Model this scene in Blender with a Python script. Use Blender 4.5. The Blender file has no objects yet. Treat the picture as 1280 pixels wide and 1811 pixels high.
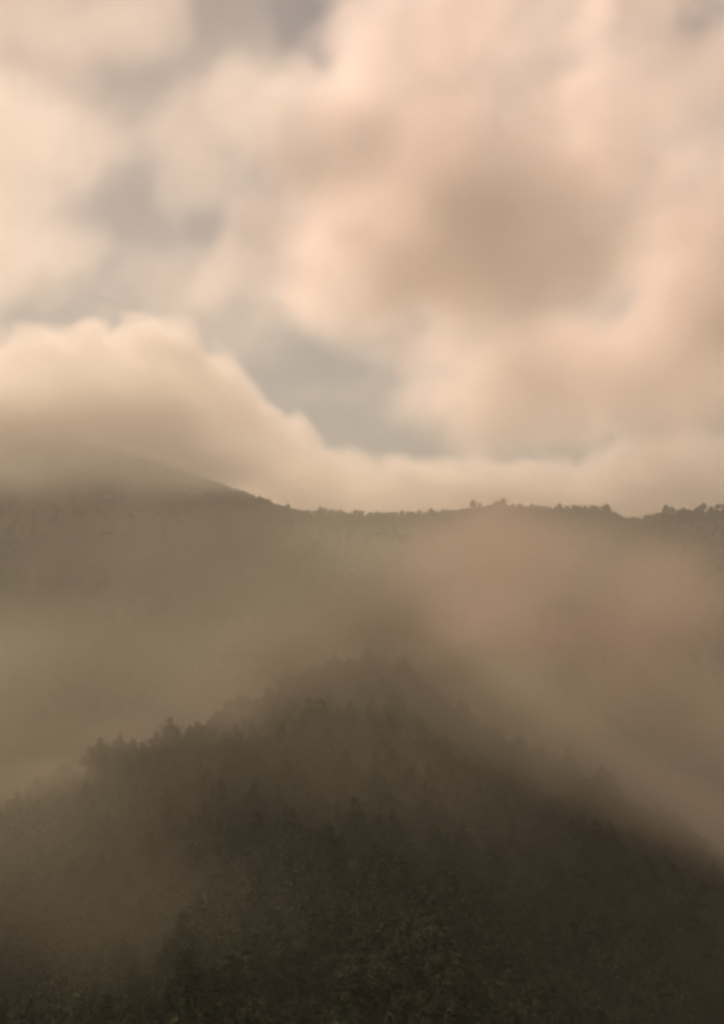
import bpy, math, random
import numpy as np
from mathutils import Vector, noise as mnoise

random.seed(7)
rng = np.random.default_rng(7)
R = math.radians
sc = bpy.context.scene
col = sc.collection

# ------------------------------------------------------------------ camera
FPX = 2000.0                      # focal length in photograph pixels (1280 x 1811)
PITCH = R(7.0)
camd = bpy.data.cameras.new('camera')
cam = bpy.data.objects.new('camera', camd)
col.objects.link(cam)
camd.sensor_fit = 'VERTICAL'
camd.sensor_height = 24.0
camd.lens = 24.0 * FPX / 1811.0
camd.clip_start = 0.1
camd.clip_end = 60000.0
cam.location = (0, 0, 0)
cam.rotation_euler = (R(90) + PITCH, 0, 0)
sc.camera = cam

# ------------------------------------------------------------------ sky, sun, exposure
SUN_EL, SUN_AZ = R(39.0), R(-27.0)          # azimuth from +Y (view direction), positive to the right
world = bpy.data.worlds.new('World')
sc.world = world
world.use_nodes = True
wn, wl = world.node_tree.nodes, world.node_tree.links
wn.clear()
w_out = wn.new('ShaderNodeOutputWorld')
w_bg = wn.new('ShaderNodeBackground')
w_sky = wn.new('ShaderNodeTexSky')
w_sky.sky_type = 'NISHITA'
w_sky.sun_disc = False
w_sky.sun_elevation = SUN_EL
w_sky.sun_rotation = SUN_AZ
w_sky.dust_density = 0.8
w_sky.air_density = 1.0
w_sky.ozone_density = 0.5
w_tint = wn.new('ShaderNodeMix')
w_tint.data_type = 'RGBA'
w_tint.blend_type = 'MULTIPLY'
w_tint.inputs['Factor'].default_value = 1.0
w_tint.inputs['B'].default_value = (1.0, 0.77, 0.575, 1)      # warm white balance of the evening light
wl.new(w_sky.outputs['Color'], w_tint.inputs['A'])
wl.new(w_tint.outputs['Result'], w_bg.inputs['Color'])
w_bg.inputs['Strength'].default_value = 0.062
wl.new(w_bg.outputs['Background'], w_out.inputs['Surface'])

sund = bpy.data.lights.new('sun', 'SUN')
sund.energy = 5.0
sund.angle = R(8.0)
sund.color = (1.0, 0.755, 0.585)
sun = bpy.data.objects.new('sun', sund)
col.objects.link(sun)
to_sun = Vector((math.sin(SUN_AZ) * math.cos(SUN_EL), math.cos(SUN_AZ) * math.cos(SUN_EL), math.sin(SUN_EL)))
sun.rotation_euler = to_sun.to_track_quat('Z', 'Y').to_euler()

sc.view_settings.view_transform = 'Standard'
sc.view_settings.look = 'None'
sc.view_settings.exposure = 0.16
sc.view_settings.gamma = 1.0
sc.view_settings.use_curve_mapping = False

cy = sc.cycles
cy.use_denoising = True
cy.volume_bounces = 5
cy.max_bounces = 8
cy.diffuse_bounces = 2
cy.volume_step_rate = 3.0
cy.volume_max_steps = 128
cy.use_adaptive_sampling = True
cy.adaptive_threshold = 0.10
cy.adaptive_min_samples = 16
cy.filter_width = 2.8
cy.transparent_max_bounces = 64

# ------------------------------------------------------------------ helpers
def direction(px, py):
    """World direction (unit depth along the view axis) of a photograph pixel."""
    x = (px - 640.0) / FPX
    u = (905.5 - py) / FPX
    c, s = math.cos(PITCH), math.sin(PITCH)
    return Vector((x, c - s * u, s + c * u))

def at(px, py, depth):
    return direction(px, py) * depth

def elev_az(px, py):
    d = direction(px, py)
    return math.atan2(d.z, math.hypot(d.x, d.y)), math.atan2(d.x, d.y)

def smooth(a, b, x):
    t = min(1.0, max(0.0, (x - a) / (b - a)))
    return t * t * (3 - 2 * t)

def fbm(x, y, z=0.0, o=4):
    return mnoise.fractal(Vector((x, y, z)), 0.9, 2.1, o)

def tag(o, label=None, cat=None, group=None, kind=None):
    for k, v in (('label', label), ('category', cat), ('group', group), ('kind', kind)):
        if v:
            o[k] = v
    return o

def new_obj(name, data, parent=None):
    o = bpy.data.objects.new(name, data)
    col.objects.link(o)
    if parent:
        o.parent = parent
    return o

# ------------------------------------------------------------------ materials
def mat_noise(name, cols, scale, rough=0.95, detail=6, obj_coords=True, rand=0.0):
    m = bpy.data.materials.new(name)
    m.use_nodes = True
    n, l = m.node_tree.nodes, m.node_tree.links
    b = n['Principled BSDF']
    b.inputs['Roughness'].default_value = rough
    b.inputs['Specular IOR Level'].default_value = 0.15
    tc = n.new('ShaderNodeTexCoord')
    tx = n.new('ShaderNodeTexNoise')
    tx.inputs['Scale'].default_value = scale
    tx.inputs['Detail'].default_value = detail
    l.new(tc.outputs['Object'], tx.inputs['Vector'])
    rp = n.new('ShaderNodeValToRGB')
    e = rp.color_ramp.elements
    e[0].position, e[0].color = 0.3, (*cols[0], 1)
    e[1].position, e[1].color = 0.7, (*cols[-1], 1)
    for i, c in enumerate(cols[1:-1]):
        k = e.new(0.3 + 0.4 * (i + 1) / (len(cols) - 1))
        k.color = (*c, 1)
    l.new(tx.outputs['Fac'], rp.inputs['Fac'])
    src = rp.outputs['Color']
    if rand:
        oi = n.new('ShaderNodeObjectInfo')
        hs = n.new('ShaderNodeHueSaturation')
        mr = n.new('ShaderNodeMapRange')
        mr.inputs['To Min'].default_value = 1 - rand
        mr.inputs['To Max'].default_value = 1 + rand
        l.new(oi.outputs['Random'], mr.inputs['Value'])
        l.new(mr.outputs['Result'], hs.inputs['Value'])
        l.new(src, hs.inputs['Color'])
        src = hs.outputs['Color']
    l.new(src, b.inputs['Base Color'])
    return m

M_GROUND = mat_noise('valley_ground', [(0.030, 0.034, 0.016), (0.055, 0.050, 0.024)], 0.02)
M_HILL = mat_noise('forest_floor', [(0.018, 0.022, 0.011), (0.028, 0.034, 0.016), (0.040, 0.042, 0.02)], 0.05)
M_RIDGE = mat_noise('ridge_scrub', [(0.035, 0.038, 0.018), (0.06, 0.055, 0.028)], 0.03)
M_BARK = mat_noise('bark', [(0.05, 0.038, 0.026), (0.10, 0.08, 0.055)], 3.0)
M_LEAF = mat_noise('leaves', [(0.026, 0.038, 0.015), (0.034, 0.048, 0.018), (0.046, 0.058, 0.021)], 0.8, rough=0.9, rand=0.3)

def mat_volume(name, density, color, aniso):
    m = bpy.data.materials.new(name)
    m.use_nodes = True
    n, l = m.node_tree.nodes, m.node_tree.links
    n.clear()
    out = n.new('ShaderNodeOutputMaterial')
    v = n.new('ShaderNodeVolumePrincipled')
    v.inputs['Color'].default_value = (*color, 1)
    v.inputs['Density'].default_value = density
    v.inputs['Anisotropy'].default_value = aniso
    l.new(v.outputs['Volume'], out.inputs['Volume'])
    return m

# ------------------------------------------------------------------ terrain
CREST_NEAR = [(-900, 1650), (-300, 1560), (0, 1440), (60, 1396), (180, 1322), (280, 1296), (400, 1238), (500, 1190), (575, 1158), (640, 1146),
              (690, 1152), (735, 1190), (790, 1238), (860, 1276), (960, 1330), (1100, 1388), (1280, 1480), (1600, 1640), (2200, 1780)]
CREST_FAR = [(-1600, 700), (-400, 730), (0, 778), (100, 772), (200, 782), (330, 826), (420, 862), (500, 891), (540, 899), (640, 905), (760, 903),
             (830, 894), (880, 889), (960, 893), (1000, 894), (1070, 893), (1105, 907), (1125, 907), (1180, 897), (1280, 892), (1700, 850), (2800, 800)]
def crest_table(t):
    ea = [elev_az(*p) for p in t]
    az = np.array([a for _, a in ea]); el = np.array([e for e, _ in ea])
    return az, el
NAZ, NEL = crest_table(CREST_NEAR)
FAZ, FEL = crest_table(CREST_FAR)

TREE_H = 11.0
def d_near(az):
    return 330.0 + 40.0 * math.cos(az * 5.0) + 22 * math.sin(az * 9.0 + 1.0)
def z_near_crest(az):
    return d_near(az) * math.tan(float(np.interp(az, NAZ, NEL))) - TREE_H * 0.9
def h_near(x, y):
    r, az = math.hypot(x, y), math.atan2(x, y)
    if abs(az) > R(75):
        az = math.copysign(R(75), az)
    d, zc = d_near(az), z_near_crest(az)
    valley = min(-52.0, zc - 22.0)
    if r < 120:
        z = -1.75 + (valley + 1.75) * smooth(0, 1, (r / 120.0)) if r > 60 else -1.75 + (valley + 1.75) * smooth(0, 1, r / 120.0)
        z = min(z, -1.75 - 0.42 * max(0.0, r - 1.5) if r < 60 else z)
        z = max(z, valley)
    elif r < d:
        z = valley + (zc - valley) * smooth(120, d + 25, r) / smooth(120, d + 25, d)
    else:
        z = zc + (-110.0 - zc) * smooth(d - 25, d + 330, r) - 0.0
    w = smooth(20, 150, r)
    return z + w * (3.0 * fbm(x / 60, y / 60, 3.1) + 0.9 * fbm(x / 14, y / 14, 7.7))

def d_far(az):
    return 1420.0 + 130 * math.sin(az * 4 + 0.6) + 60 * math.sin(az * 11)
def h_far(x, y):
    r, az = math.hypot(x, y), math.atan2(x, y)
    d = d_far(az)
    zc = d * math.tan(float(np.interp(az, FAZ, FEL))) - TREE_H * 0.55
    if r < d:
        z = -130 + (zc + 130) * (0.25 * smooth(560, d, r) + 0.75 * max(0.0, (r - 560) / (d - 560)) ** 1.5)
    else:
        z = zc + (-160 - zc) * smooth(d, d + 1100, r)
    w = smooth(600, 900, r) * (1 - 0.85 * smooth(0.86 * d, 0.98 * d, r) * (1 - smooth(d, d + 200, r)))
    gully = abs(fbm(az * 9, r / 900, 1.3, 3))
    return z + w * (26 * fbm(x / 260, y / 260, 9.2) - 40 * (0.5 - gully) * smooth(650, 1000, r) * 0.6)

def polar_sheet(name, mat, rs, azs, hf, skirt):
    verts = []
    for r in rs:
        for a in azs:
            x, y = r * math.sin(a), r * math.cos(a)
            verts.append((x, y, hf(x, y)))
    na = len(azs)
    faces = [(i * na + j, i * na + j + 1, (i + 1) * na + j + 1, (i + 1) * na + j)
             for i in range(len(rs) - 1) for j in range(na - 1)]
    me = bpy.data.meshes.new(name)
    me.from_pydata(verts, [], faces)
    me.polygons.foreach_set('use_smooth', [True] * len(faces))
    me.materials.append(mat)
    return new_obj(name, me)

# valley ground: one sheet to the horizon
N = 40
gs = [math.copysign(abs(t) ** 2.2, t) * 30000 for t in np.linspace(-1, 1, N)]
gv = [(x, y, -125.0 + 6 * fbm(x / 900, y / 900)) for y in gs for x in gs]
gf = [(i * N + j, i * N + j + 1, (i + 1) * N + j + 1, (i + 1) * N + j) for i in range(N - 1) for j in range(N - 1)]
gm = bpy.data.meshes.new('ground'); gm.from_pydata(gv, [], gf); gm.materials.append(M_GROUND)
tag(new_obj('ground', gm), 'hazy valley floor below the wooded hills', 'ground', kind='structure')

azn = np.linspace(-R(80), R(80), 220)
rn = np.concatenate([[0.4, 3, 8, 15, 25, 40, 55, 70, 85], np.linspace(100, 440, 90), np.linspace(450, 760, 20)])
tag(polar_sheet('near_hill', M_HILL, rn, azn, h_near, 0), 'dark wooded near hill fading into mist at its top', 'hill', kind='structure')
azf = np.linspace(-R(48), R(48), 300)
rf = np.concatenate([np.linspace(560, 1250, 36), np.linspace(1260, 1640, 40), np.linspace(1680, 2700, 14)])
tag(polar_sheet('far_ridge', M_RIDGE, rf, azf, h_far, 0), 'misty far ridge with a treeline along its crest', 'hill', kind='structure')

# ------------------------------------------------------------------ trees
def tube(verts, faces, pts, rad, seg=6):
    base = len(verts)
    for k, (p, r) in enumerate(zip(pts, rad)):
        d = (pts[min(k + 1, len(pts) - 1)] - pts[max(k - 1, 0)]).normalized()
        u = d.orthogonal().normalized(); v = d.cross(u)
        for s in range(seg):
            a = 2 * math.pi * s / seg
            verts.append(p + (u * math.cos(a) + v * math.sin(a)) * r)
    for k in range(len(pts) - 1):
        for s in range(seg):
            a, b = base + k * seg + s, base + k * seg + (s + 1) % seg
            faces.append((a, b, b + seg, a + seg))

def make_tree_meshes(idx, h, spread, form):
    rnd = random.Random(100 + idx)
    tv, tf = [], []
    lean = Vector((rnd.uniform(-.06, .06), rnd.uniform(-.06, .06), 0))
    pts = [Vector((0, 0, -0.6)) + lean * t * h + Vector((rnd.uniform(-.1, .1), rnd.uniform(-.1, .1), t * h * 0.86)) for t in (0, .15, .35, .55, .75, 1)]
    tube(tv, tf, pts, [h * f for f in (.030, .022, .018, .014, .009, .003)], 7)
    clumps = []
    nl = 13
    for k in range(nl):
        t = 0.30 + 0.62 * k / nl
        base = pts[0].lerp(pts[-1], t)
        a = k * 2.4 + rnd.uniform(-.4, .4)
        if form == 'cone':
            ln = spread * (1.1 - t) * 1.15
        else:
            ln = spread * math.sin(math.pi * min(1.0, 0.22 + t * 0.72)) * rnd.uniform(.65, 1.1)
        tip = base + Vector((math.cos(a) * ln, math.sin(a) * ln, ln * rnd.uniform(.15, .55)))
        mid = base.lerp(tip, .5) + Vector((0, 0, -.06 * ln))
        tube(tv, tf, [base, mid, tip], [h * .008, h * .005, h * .002], 5)
        clumps.append((tip, spread * rnd.uniform(.34, .52)))
        clumps.append((mid + Vector((0, 0, .25 * ln)), spread * rnd.uniform(.25, .4)))
    clumps.append((pts[-1] + Vector((0, 0, h * .03)), spread * .36))
    clumps.append((pts[-1] + Vector((0, 0, h * .10)), spread * .2))
    tm = bpy.data.meshes.new('trunk'); tm.from_pydata([tuple(v) for v in tv], [], tf); tm.materials.append(M_BARK)
    cv, cf = [], []
    for c, r in clumps:
        for q in range(85):
            d = Vector((rnd.gauss(0, 1), rnd.gauss(0, 1), rnd.gauss(0, .8))).normalized() * r * rnd.uniform(.25, 1.08)
            p = c + d
            n = (d.normalized() + Vector((rnd.uniform(-.8, .8), rnd.uniform(-.8, .8), rnd.uniform(-.4, 1)))).normalized()
            u = n.orthogonal().normalized(); v = n.cross(u)
            a = rnd.uniform(0, 6.28); s = rnd.uniform(.16, .36) * (h / 11)
            u, v = (u * math.cos(a) + v * math.sin(a)) * s, (v * math.cos(a) - u * math.sin(a)) * s * .7
            b = len(cv)
            cv += [tuple(p - u), tuple(p + v + n * s * .15), tuple(p + u), tuple(p - v + n * s * .15)]
            cf.append((b, b + 1, b + 2, b + 3))
    cm = bpy.data.meshes.new('crown'); cm.from_pydata(cv, [], cf); cm.materials.append(M_LEAF)
    return tm, cm

PROTO = [make_tree_meshes(0, 11.0, 3.6, 'round'), make_tree_meshes(1, 12.0, 3.1, 'round'), make_tree_meshes(2, 9.5, 4.0, 'round'),
         make_tree_meshes(3, 12.0, 3.2, 'cone'), make_tree_meshes(4, 10.5, 3.3, 'round')]

def tree(name, label, group, kind, x, y, hf, s, sink=0.15):
    o = new_obj(name, None)
    o.location = (x, y, hf(x, y) - sink)
    o.rotation_euler = (0, 0, random.uniform(0, 6.28))
    o.scale = (s, s, s)
    tag(o, label, 'tree', group)
    tm, cm = PROTO[kind]
    new_obj('trunk', tm, o)
    new_obj('crown', cm, o)
    return o

def polar(az, r):
    return r * math.sin(az), r * math.cos(az)

# named trees on the far skyline: (px, kind, scale, label)
FARK = [
    (566, 3, 1.25, 'lone pointed tree rising above the lowest dip of the far ridge'),
    (545, 1, 0.85, 'small tree at the foot of the mountain slope where the far skyline levels out'),
    (880, 0, 1.25, 'broad rounded tree on the first hump of the far skyline'),
    (1006, 0, 1.0, 'tree at the stepped edge of the flat-topped clump on the far ridge'),
    (1072, 2, 1.35, 'bushy tree standing at the edge of the skyline notch'),
    (1180, 1, 1.45, 'tall crown with a spiky tip just past the skyline notch'),
    (1192, 0, 1.15, 'rounded tree tucked beside the tall crown past the skyline notch'),
]
used = []
for px, k, s, lab in FARK:
    az = math.atan2((px - 640) / FPX, 1.0)
    x, y = polar(az, d_far(az) - 4)
    tree('ridge_tree', lab, 'trees along the far ridge skyline', k, x, y, h_far, s, 1.5)
    used.append(px)
def far_label(px):
    if px < 540: return 'small misty tree along the sloping shoulder of the far mountain'
    if px < 800: return 'small hazy tree in the low saddle of the far skyline'
    if px < 985: return 'hazy tree on the low hump of the far skyline'
    if px < 1090: return 'hazy tree in the flat-topped clump of the far skyline'
    return 'hazy tree on the far skyline beyond the notch'
px = 392.0
while px < 1290:
    if not (1084 < px < 1122) and min(abs(px - u) for u in used) > 5:
        az = math.atan2((px - 640) / FPX, 1.0)
        s = random.uniform(.6, 1.0) + (random.random() < .25) * .35
        if 985 < px < 1084: s = random.uniform(1.05, 1.3)
        if 830 < px < 910: s *= 1.2
        if 1122 <= px < 1165: s *= .7
        if px < 540: s *= .8
        x, y = polar(az, d_far(az) + random.uniform(-10, 4))
        tree('ridge_tree', far_label(px), 'trees along the far ridge skyline', random.choice([0, 1, 2, 4, 2, 0]), x, y, h_far, s, 1.2)
    px += random.uniform(7, 14)

# named trees on the near crest
NEARK = [
    (14, 1, 1.0, 'slim dim tree at the very foot of the near hill crest'),
    (78, 0, 1.15, 'bushy olive tree low on the near crest against the mist'),
    (104, 2, 1.05, 'wide tree sharing the lowest clump of the near crest'),
    (186, 0, 1.2, 'rounded tree where the near crest steps up sharply'),
    (222, 1, 1.05, 'tree on the flat step of the near crest'),
    (284, 4, 1.15, 'domed tree above the step of the near crest'),
]
nused = []
for px, k, s, lab in NEARK:
    az = math.atan2((px - 640) / FPX, 1.0)
    x, y = polar(az, d_near(az) - 2)
    tree('crest_tree', lab, 'trees along the near hill crest', k, x, y, h_near, s)
    nused.append(px)
px = -20.0
while px < 1300:
    if min(abs(px - u) for u in nused) > 14:
        az = math.atan2((px - 640) / FPX, 1.0)
        s = random.uniform(.7, 1.0) + (random.random() < .3) * .45
        if 540 < px < 800: s = random.uniform(.55, .85)
        x, y = polar(az, d_near(az) + random.uniform(-10, 8))
        lab = ('misty tree along the sloping crest of the near hill below its summit' if px < 560 else
               'tree lost in mist on the summit of the near hill' if px < 760 else
               'dark tree down the misty far shoulder of the near hill')
        tree('crest_tree', lab, 'trees along the near hill crest', random.choice([0, 1, 2, 4]), x, y, h_near, s, .5)
    px += random.uniform(18, 32)

# nearest trees on the lower slope (the largest in view)
placed = []
tries = 0
while len(placed) < 44 and tries < 9000:
    tries += 1
    az = random.uniform(-R(19), R(19)); r = math.sqrt(random.uniform(98 ** 2, 140 ** 2))
    x, y = polar(az, r)
    if all((x - a) ** 2 + (y - b) ** 2 > 4.8 ** 2 for a, b in placed):
        placed.append((x, y))
        lab = ('dim olive-green tree on the lower slope of the near hill' if az < -R(3) else
               'nearly black tree on the shaded lower slope of the near hill')
        tree('slope_tree', lab, 'trees on the lower slope of the near hill', random.randrange(5), x, y, h_near, random.uniform(.75, 1.15))

# the rest of the woods: reads as one mass
def forest(name, label, pts, scales):
    me = bpy.data.meshes.new(name)
    me.from_pydata(pts, [], [])
    at_ = me.attributes.new('size', 'FLOAT', 'POINT'); at_.data.foreach_set('value', scales)
    o = new_obj(name, me)
    tag(o, label, 'forest', kind='stuff')
    g = bpy.data.node_groups.new(name, 'GeometryNodeTree')
    g.interface.new_socket('Geometry', in_out='INPUT', socket_type='NodeSocketGeometry')
    g.interface.new_socket('Geometry', in_out='OUTPUT', socket_type='NodeSocketGeometry')
    n, l = g.nodes, g.links
    gi, go = n.new('NodeGroupInput'), n.new('NodeGroupOutput')
    jn = n.new('GeometryNodeGeometryToInstance')
    for tm, cm in PROTO:
        src = next(ob for ob in col.objects if ob.type == 'MESH' and ob.data == cm)
        oi = n.new('GeometryNodeObjectInfo')
        oi.inputs['Object'].default_value = src
        oi.inputs['As Instance'].default_value = False
        l.new(oi.outputs['Geometry'], jn.inputs['Geometry'])
    ip = n.new('GeometryNodeInstanceOnPoints')
    ip.inputs['Pick Instance'].default_value = True
    l.new(gi.outputs[0], ip.inputs['Points'])
    l.new(jn.outputs[0], ip.inputs['Instance'])
    rv = n.new('FunctionNodeRandomValue'); rv.data_type = 'FLOAT_VECTOR'
    rv.inputs[0].default_value = (-.06, -.06, 0); rv.inputs[1].default_value = (.06, .06, 6.28)
    l.new(rv.outputs[0], ip.inputs['Rotation'])
    na = n.new('GeometryNodeInputNamedAttribute'); na.data_type = 'FLOAT'; na.inputs[0].default_value = 'size'
    l.new(na.outputs['Attribute'], ip.inputs['Scale'])
    ri = n.new('FunctionNodeRandomValue'); ri.data_type = 'INT'
    ri.inputs['Min'].default_value = 0; ri.inputs['Max'].default_value = 4; ri.inputs['Seed'].default_value = 5
    for s_ in rv.inputs:
        pass
    ints = [s_ for s_ in ri.outputs if s_.type == 'INT']
    l.new(ints[0], ip.inputs['Instance Index'])
    l.new(ip.outputs[0], go.inputs[0])
    md = o.modifiers.new('woods', 'NODES'); md.node_group = g
    return o
pts, szs = [], []
for _ in range(4600):
    az = random.uniform(-R(24), R(24)); r = math.sqrt(random.uniform(92 ** 2, 400 ** 2))
    if r > d_near(az) - 5: continue
    x, y = polar(az, r)
    pts.append((x, y, h_near(x, y) - .3)); szs.append(random.uniform(.6, 1.05))
forest('near_forest', 'dense dark woods covering the slope of the near hill', pts, szs)
pts, szs = [], []
for _ in range(6700):
    az = random.uniform(-R(23), R(23)); d = d_far(az); r = random.uniform(840, d + 14) if _ < 5200 else random.uniform(d - 60, d + 12)
    x, y = polar(az, r)
    pts.append((x, y, h_far(x, y) - 2.0)); szs.append(random.uniform(.6, 1.0) if r < d - 10 else random.uniform(.4, .7))
forest('far_forest', 'hazy woods covering the face of the far ridge', pts, szs)

# ------------------------------------------------------------------ clouds and mist (real volumes)
def volume(name, label, blobs, mat, res, warp=(0, 1), fb=(0, 1), edge=0.35, pad=1.15, seed=0.0, squash=(1, 1, 1), bias=0.0, detail=4, tilt=0.0, floor=None):
    """blobs: (centre, (rx, ry, rz)) ellipsoids in world metres, merged, warped and eroded by noise."""
    pad = pad + 0.55 * fb[0]
    lo = [min(c[i] - r[i] * pad - .5 * warp[0] for c, r in blobs) for i in range(3)]
    hi = [max(c[i] + r[i] * pad + .5 * warp[0] for c, r in blobs) for i in range(3)]
    if floor is not None:
        lo[2] = max(lo[2], floor)
    vd = bpy.data.volumes.new(name)
    vd.materials.append(mat)
    vd.render.clipping = 0.002
    o = new_obj(name, vd)
    tag(o, label, 'cloud' if 'cloud' in name else 'mist', kind='stuff')
    g = bpy.data.node_groups.new(name, 'GeometryNodeTree')
    g.interface.new_socket('Geometry', in_out='INPUT', socket_type='NodeSocketGeometry')
    g.interface.new_socket('Geometry', in_out='OUTPUT', socket_type='NodeSocketGeometry')
    n, l = g.nodes, g.links
    go = n.new('NodeGroupOutput')
    pos = n.new('GeometryNodeInputPosition').outputs[0]
    def vm(op, a, b):
        nd = n.new('ShaderNodeVectorMath'); nd.operation = op
        for i, v in enumerate((a, b)):
            if v is None: continue
            if isinstance(v, (tuple, list, Vector)): nd.inputs[i].default_value = tuple(v)
            else: l.new(v, nd.inputs[i])
        return nd
    def ma(op, a, b, c=None):
        nd = n.new('ShaderNodeMath'); nd.operation = op
        for i, v in enumerate((a, b, c)):
            if v is None: continue
            if isinstance(v, (int, float)): nd.inputs[i].default_value = v
            else: l.new(v, nd.inputs[i])
        return nd.outputs[0]
    def noise_tex(vec, size, detail, rough=.6):
        if tilt:
            rt = n.new('ShaderNodeVectorRotate'); rt.rotation_type = 'Y_AXIS'
            rt.inputs['Angle'].default_value = tilt
            l.new(vec, rt.inputs['Vector'])
            vec = rt.outputs[0]
        sc_ = vm('MULTIPLY', vm('ADD', vec, (seed, seed * .7, seed * .3)).outputs[0], tuple(q / size for q in squash)).outputs[0]
        t = n.new('ShaderNodeTexNoise')
        l.new(sc_, t.inputs['Vector'])
        t.inputs['Scale'].default_value = 1.0
        t.inputs['Detail'].default_value = detail
        t.inputs['Roughness'].default_value = rough
        return t
    p = pos
    if warp[0]:
        t = noise_tex(pos, warp[1], 2)
        off = vm('MULTIPLY', vm('SUBTRACT', t.outputs['Color'], (.5, .5, .5)).outputs[0], (2 * warp[0],) * 3).outputs[0]
        p = vm('ADD', pos, off).outputs[0]
    f = None
    for c, r in blobs:
        v = vm('MULTIPLY', vm('SUBTRACT', p, c).outputs[0], tuple(1.0 / q for q in r)).outputs[0]
        ln = vm('LENGTH', v, None).outputs['Value']
        b = ma('SUBTRACT', 1.0, ln)
        f = b if f is None else ma('SMOOTH_MAX', f, b, 0.25)
    if fb[0]:
        t = noise_tex(p, fb[1], detail)
        f = ma('MULTIPLY_ADD', ma('SUBTRACT', t.outputs[0], 0.5 - bias), fb[0] * 2, f)
    mr = n.new('ShaderNodeMapRange'); mr.interpolation_type = 'SMOOTHSTEP'
    l.new(f, mr.inputs['Value'])
    mr.inputs['From Min'].default_value = 0.0
    mr.inputs['From Max'].default_value = edge
    vc = n.new('GeometryNodeVolumeCube')
    l.new(mr.outputs[0], vc.inputs['Density'])
    vc.inputs['Min'].default_value = lo
    vc.inputs['Max'].default_value = hi
    for k, ax in enumerate('XYZ'):
        vc.inputs['Resolution ' + ax].default_value = max(8, int((hi[k] - lo[k]) / res))
    sm = n.new('GeometryNodeSetMaterial'); sm.inputs['Material'].default_value = mat
    l.new(vc.outputs[0], sm.inputs[0])
    l.new(sm.outputs[0], go.inputs[0])
    md = o.modifiers.new('shape', 'NODES'); md.node_group = g
    return o

def blob(px, py, depth, wpx, hpx, thick):
    """An ellipsoid cloud lobe centred at depth metres; wpx/hpx are its half width and height as seen, thick its half depth in metres."""
    k = depth / FPX
    return (at(px, py, depth), (wpx * k, thick, hpx * k))

CLOUD = mat_volume('cloud_vapour', 0.0088, (1.0, 0.945, 0.918), 0.42)
PUFF = mat_volume('bright_cloud_vapour', 0.0050, (1.0, 0.98, 0.96), 0.35)
THIN = mat_volume('thin_cloud_vapour', 0.0040, (1.0, 0.975, 0.95), 0.3)
BANK = mat_volume('cloud_bank_vapour', 0.0120, (1.0, 0.96, 0.925), 0.35)
SHADE_DECK = mat_volume('shade_cloud_vapour', 0.030, (1.0, 0.975, 0.945), 0.3)
CAP = mat_volume('mountain_mist_vapour', 0.038, (0.91, 0.885, 0.83), 0.3)
MIST = mat_volume('mist_vapour', 0.0062, (0.58, 0.58, 0.445), 0.2)
PLUME = mat_volume('pink_mist_vapour', 0.0095, (0.61, 0.49, 0.41), 0.25)
VEIL = mat_volume('hill_mist_vapour', 0.0082, (0.50, 0.49, 0.37), 0.2)
RIM = mat_volume('crest_mist_vapour', 0.055, (0.335, 0.30, 0.25), 0.2)

volume('cloud_mass', 'large peach and grey cloud mass filling the upper sky', [
    blob(850, 390, 2500, 390, 290, 450), blob(640, 280, 2450, 300, 220, 150), blob(1180, 180, 2600, 380, 380, 120),
    blob(820, 40, 2450, 330, 200, 130), blob(1090, 650, 2650, 480, 160, 330), blob(1300, 560, 2650, 360, 330, 380), blob(880, 730, 2700, 240, 110, 170),
    blob(500, 420, 2450, 190, 170, 110)], CLOUD, 10, warp=(110, 330), fb=(.85, 230), edge=.75, seed=11.0, detail=8, tilt=R(40), squash=(.85, 1, 1.1))
volume('cloud_puff', 'pale cloud at the top left edge of the sky', [
    blob(-10, 250, 2500, 280, 220, 150), blob(10, 470, 2550, 210, 110, 120)],
    PUFF, 11, warp=(100, 300), fb=(.8, 190), edge=.62, seed=47.0, detail=8, tilt=R(60), squash=(.85, 1, 1.1))
volume('cloud_wisp', 'thin torn cloud wisp between the pale cloud and the large cloud mass', [
    blob(420, 150, 2800, 170, 190, 120), blob(330, 260, 2800, 130, 170, 100), blob(130, 20, 2800, 280, 110, 120), blob(330, 500, 2900, 280, 110, 120), blob(470, 570, 2900, 170, 90, 100), blob(600, 700, 2900, 150, 60, 60)],
    THIN, 14, warp=(110, 300), fb=(.85, 190), edge=.9, seed=83.0, detail=7, tilt=R(60), squash=(.8, 1, 1.15))
volume('cloud_bank', 'bright rimmed cloud bank rolling over the far mountain shoulder', [
    blob(120, 745, 3100, 330, 170, 190), blob(290, 710, 3100, 150, 155, 150), blob(385, 770, 3100, 110, 130, 130), blob(450, 850, 3100, 110, 130, 130), blob(545, 890, 3150, 140, 105, 150),
    blob(530, 800, 3150, 40, 60, 60), blob(690, 905, 3150, 230, 105, 160), blob(930, 915, 3200, 300, 115, 160), blob(1180, 880, 3250, 220, 125, 160), blob(-250, 760, 3100, 300, 190, 200)],
    BANK, 8, warp=(75, 230), fb=(.56, 170), edge=.26, seed=5.0, detail=8, floor=336.0)
volume('cloud_deck', 'unseen grey cloud deck added overhead to shade the near hill', [  # out-of-frame cloud, added and shaped to keep direct sun off the near hill
    ((-500, 190, 770), (1500, 850, 150)), ((500, -200, 770), (1300, 1000, 150)), ((-900, -500, 790), (1300, 1100, 160))],
    SHADE_DECK, 40, warp=(120, 500), fb=(.35, 420), edge=.5, seed=71.0)
volume('mist', 'olive grey mist filling the valley between the near hill and the far ridge', [
    blob(300, 1180, 800, 460, 190, 170), blob(1270, 1310, 700, 330, 170, 140), blob(-50, 1200, 750, 350, 260, 150),
    blob(640, 1340, 800, 800, 190, 180), blob(500, 1010, 1000, 900, 150, 150)], MIST, 9, warp=(40, 160), fb=(.85, 120), edge=1.0, seed=21.0, detail=6, tilt=R(35), squash=(.7, 1, 1.2))
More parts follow.
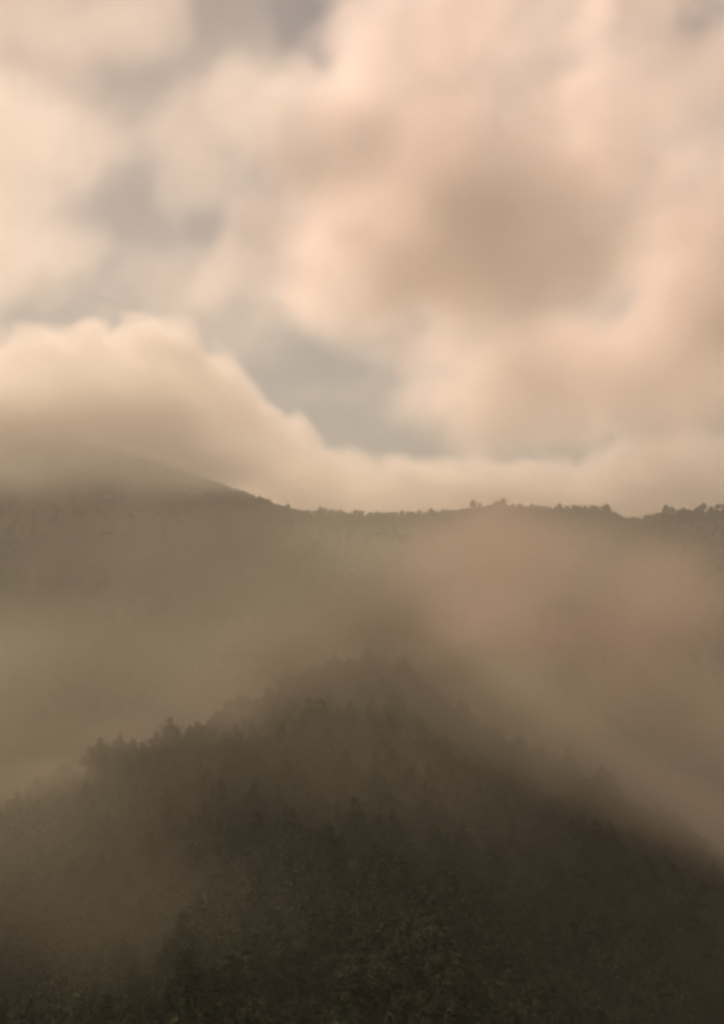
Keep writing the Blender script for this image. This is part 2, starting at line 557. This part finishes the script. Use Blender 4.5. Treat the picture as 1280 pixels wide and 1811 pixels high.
volume('mist', 'pinkish mist plume drifting up before the far ridge beside the near summit', [
    blob(930, 1000, 850, 260, 140, 120), blob(850, 1120, 800, 230, 140, 120), blob(1000, 1150, 800, 200, 120, 110), blob(1150, 1100, 820, 260, 170, 120), blob(1100, 1230, 760, 300, 110, 110), blob(1240, 1310, 740, 260, 130, 110), blob(1290, 1400, 700, 220, 90, 100)],
    PLUME, 8, warp=(55, 150), fb=(.85, 110), edge=.8, seed=27.0, detail=7, tilt=R(50), squash=(.65, 1, 1.25))
volume('mist', 'grey mist wrapped around the shoulder of the far mountain', [
    blob(60, 745, 1150, 460, 175, 120), blob(250, 745, 1150, 220, 135, 110), blob(370, 805, 1150, 170, 85, 80), blob(-250, 760, 1150, 300, 220, 120)], CAP, 8, warp=(40, 150), fb=(.22, 120), edge=1.2, seed=61.0, detail=5)
volume('mist', 'mist thinning out down the slope of the near hill', [
    blob(580, 1340, 260, 500, 380, 60), blob(870, 1280, 265, 330, 200, 60), blob(100, 1400, 225, 520, 350, 55), blob(-200, 1430, 220, 420, 380, 55),
    blob(640, 1440, 230, 430, 200, 45), blob(200, 1580, 165, 560, 210, 30)], VEIL, 5, warp=(18, 60), fb=(.5, 55), edge=1.2, seed=33.0, detail=5)
volume('mist', 'thick mist hiding the summit and falling shoulder of the near hill', [
    blob(520, 1170, 305, 190, 120, 42), blob(660, 1110, 310, 190, 130, 48), blob(765, 1205, 305, 160, 120, 45), blob(880, 1275, 300, 160, 105, 42), blob(1010, 1345, 295, 170, 100, 42),
    blob(1140, 1400, 285, 170, 95, 42), blob(1290, 1465, 275, 180, 95, 42), blob(390, 1250, 300, 150, 80, 30),
    blob(240, 1305, 290, 150, 60, 18), blob(80, 1385, 280, 150, 60, 16)],
    RIM, 4.5, warp=(14, 50), fb=(.5, 40), edge=1.0, seed=39.0, detail=5)

# ------------------------------------------------------------------ haze: even, pale air round the whole scene
hz = bpy.data.meshes.new('haze')
x0, x1, y0, y1, z0, z1 = -32000, 32000, -32000, 32000, -180, 332
hv = [(x, y, z) for z in (z0, z1) for y in (y0, y1) for x in (x0, x1)]
hf_ = [(0, 2, 3, 1), (4, 5, 7, 6), (0, 1, 5, 4), (2, 6, 7, 3), (0, 4, 6, 2), (1, 3, 7, 5)]
hz.from_pydata(hv, [], hf_)
hz.materials.append(mat_volume('haze_air', 0.00036, (0.80, 0.79, 0.69), 0.2))
tag(new_obj('haze', hz), 'thin brownish haze hanging in the air over the hills', 'haze', kind='stuff')
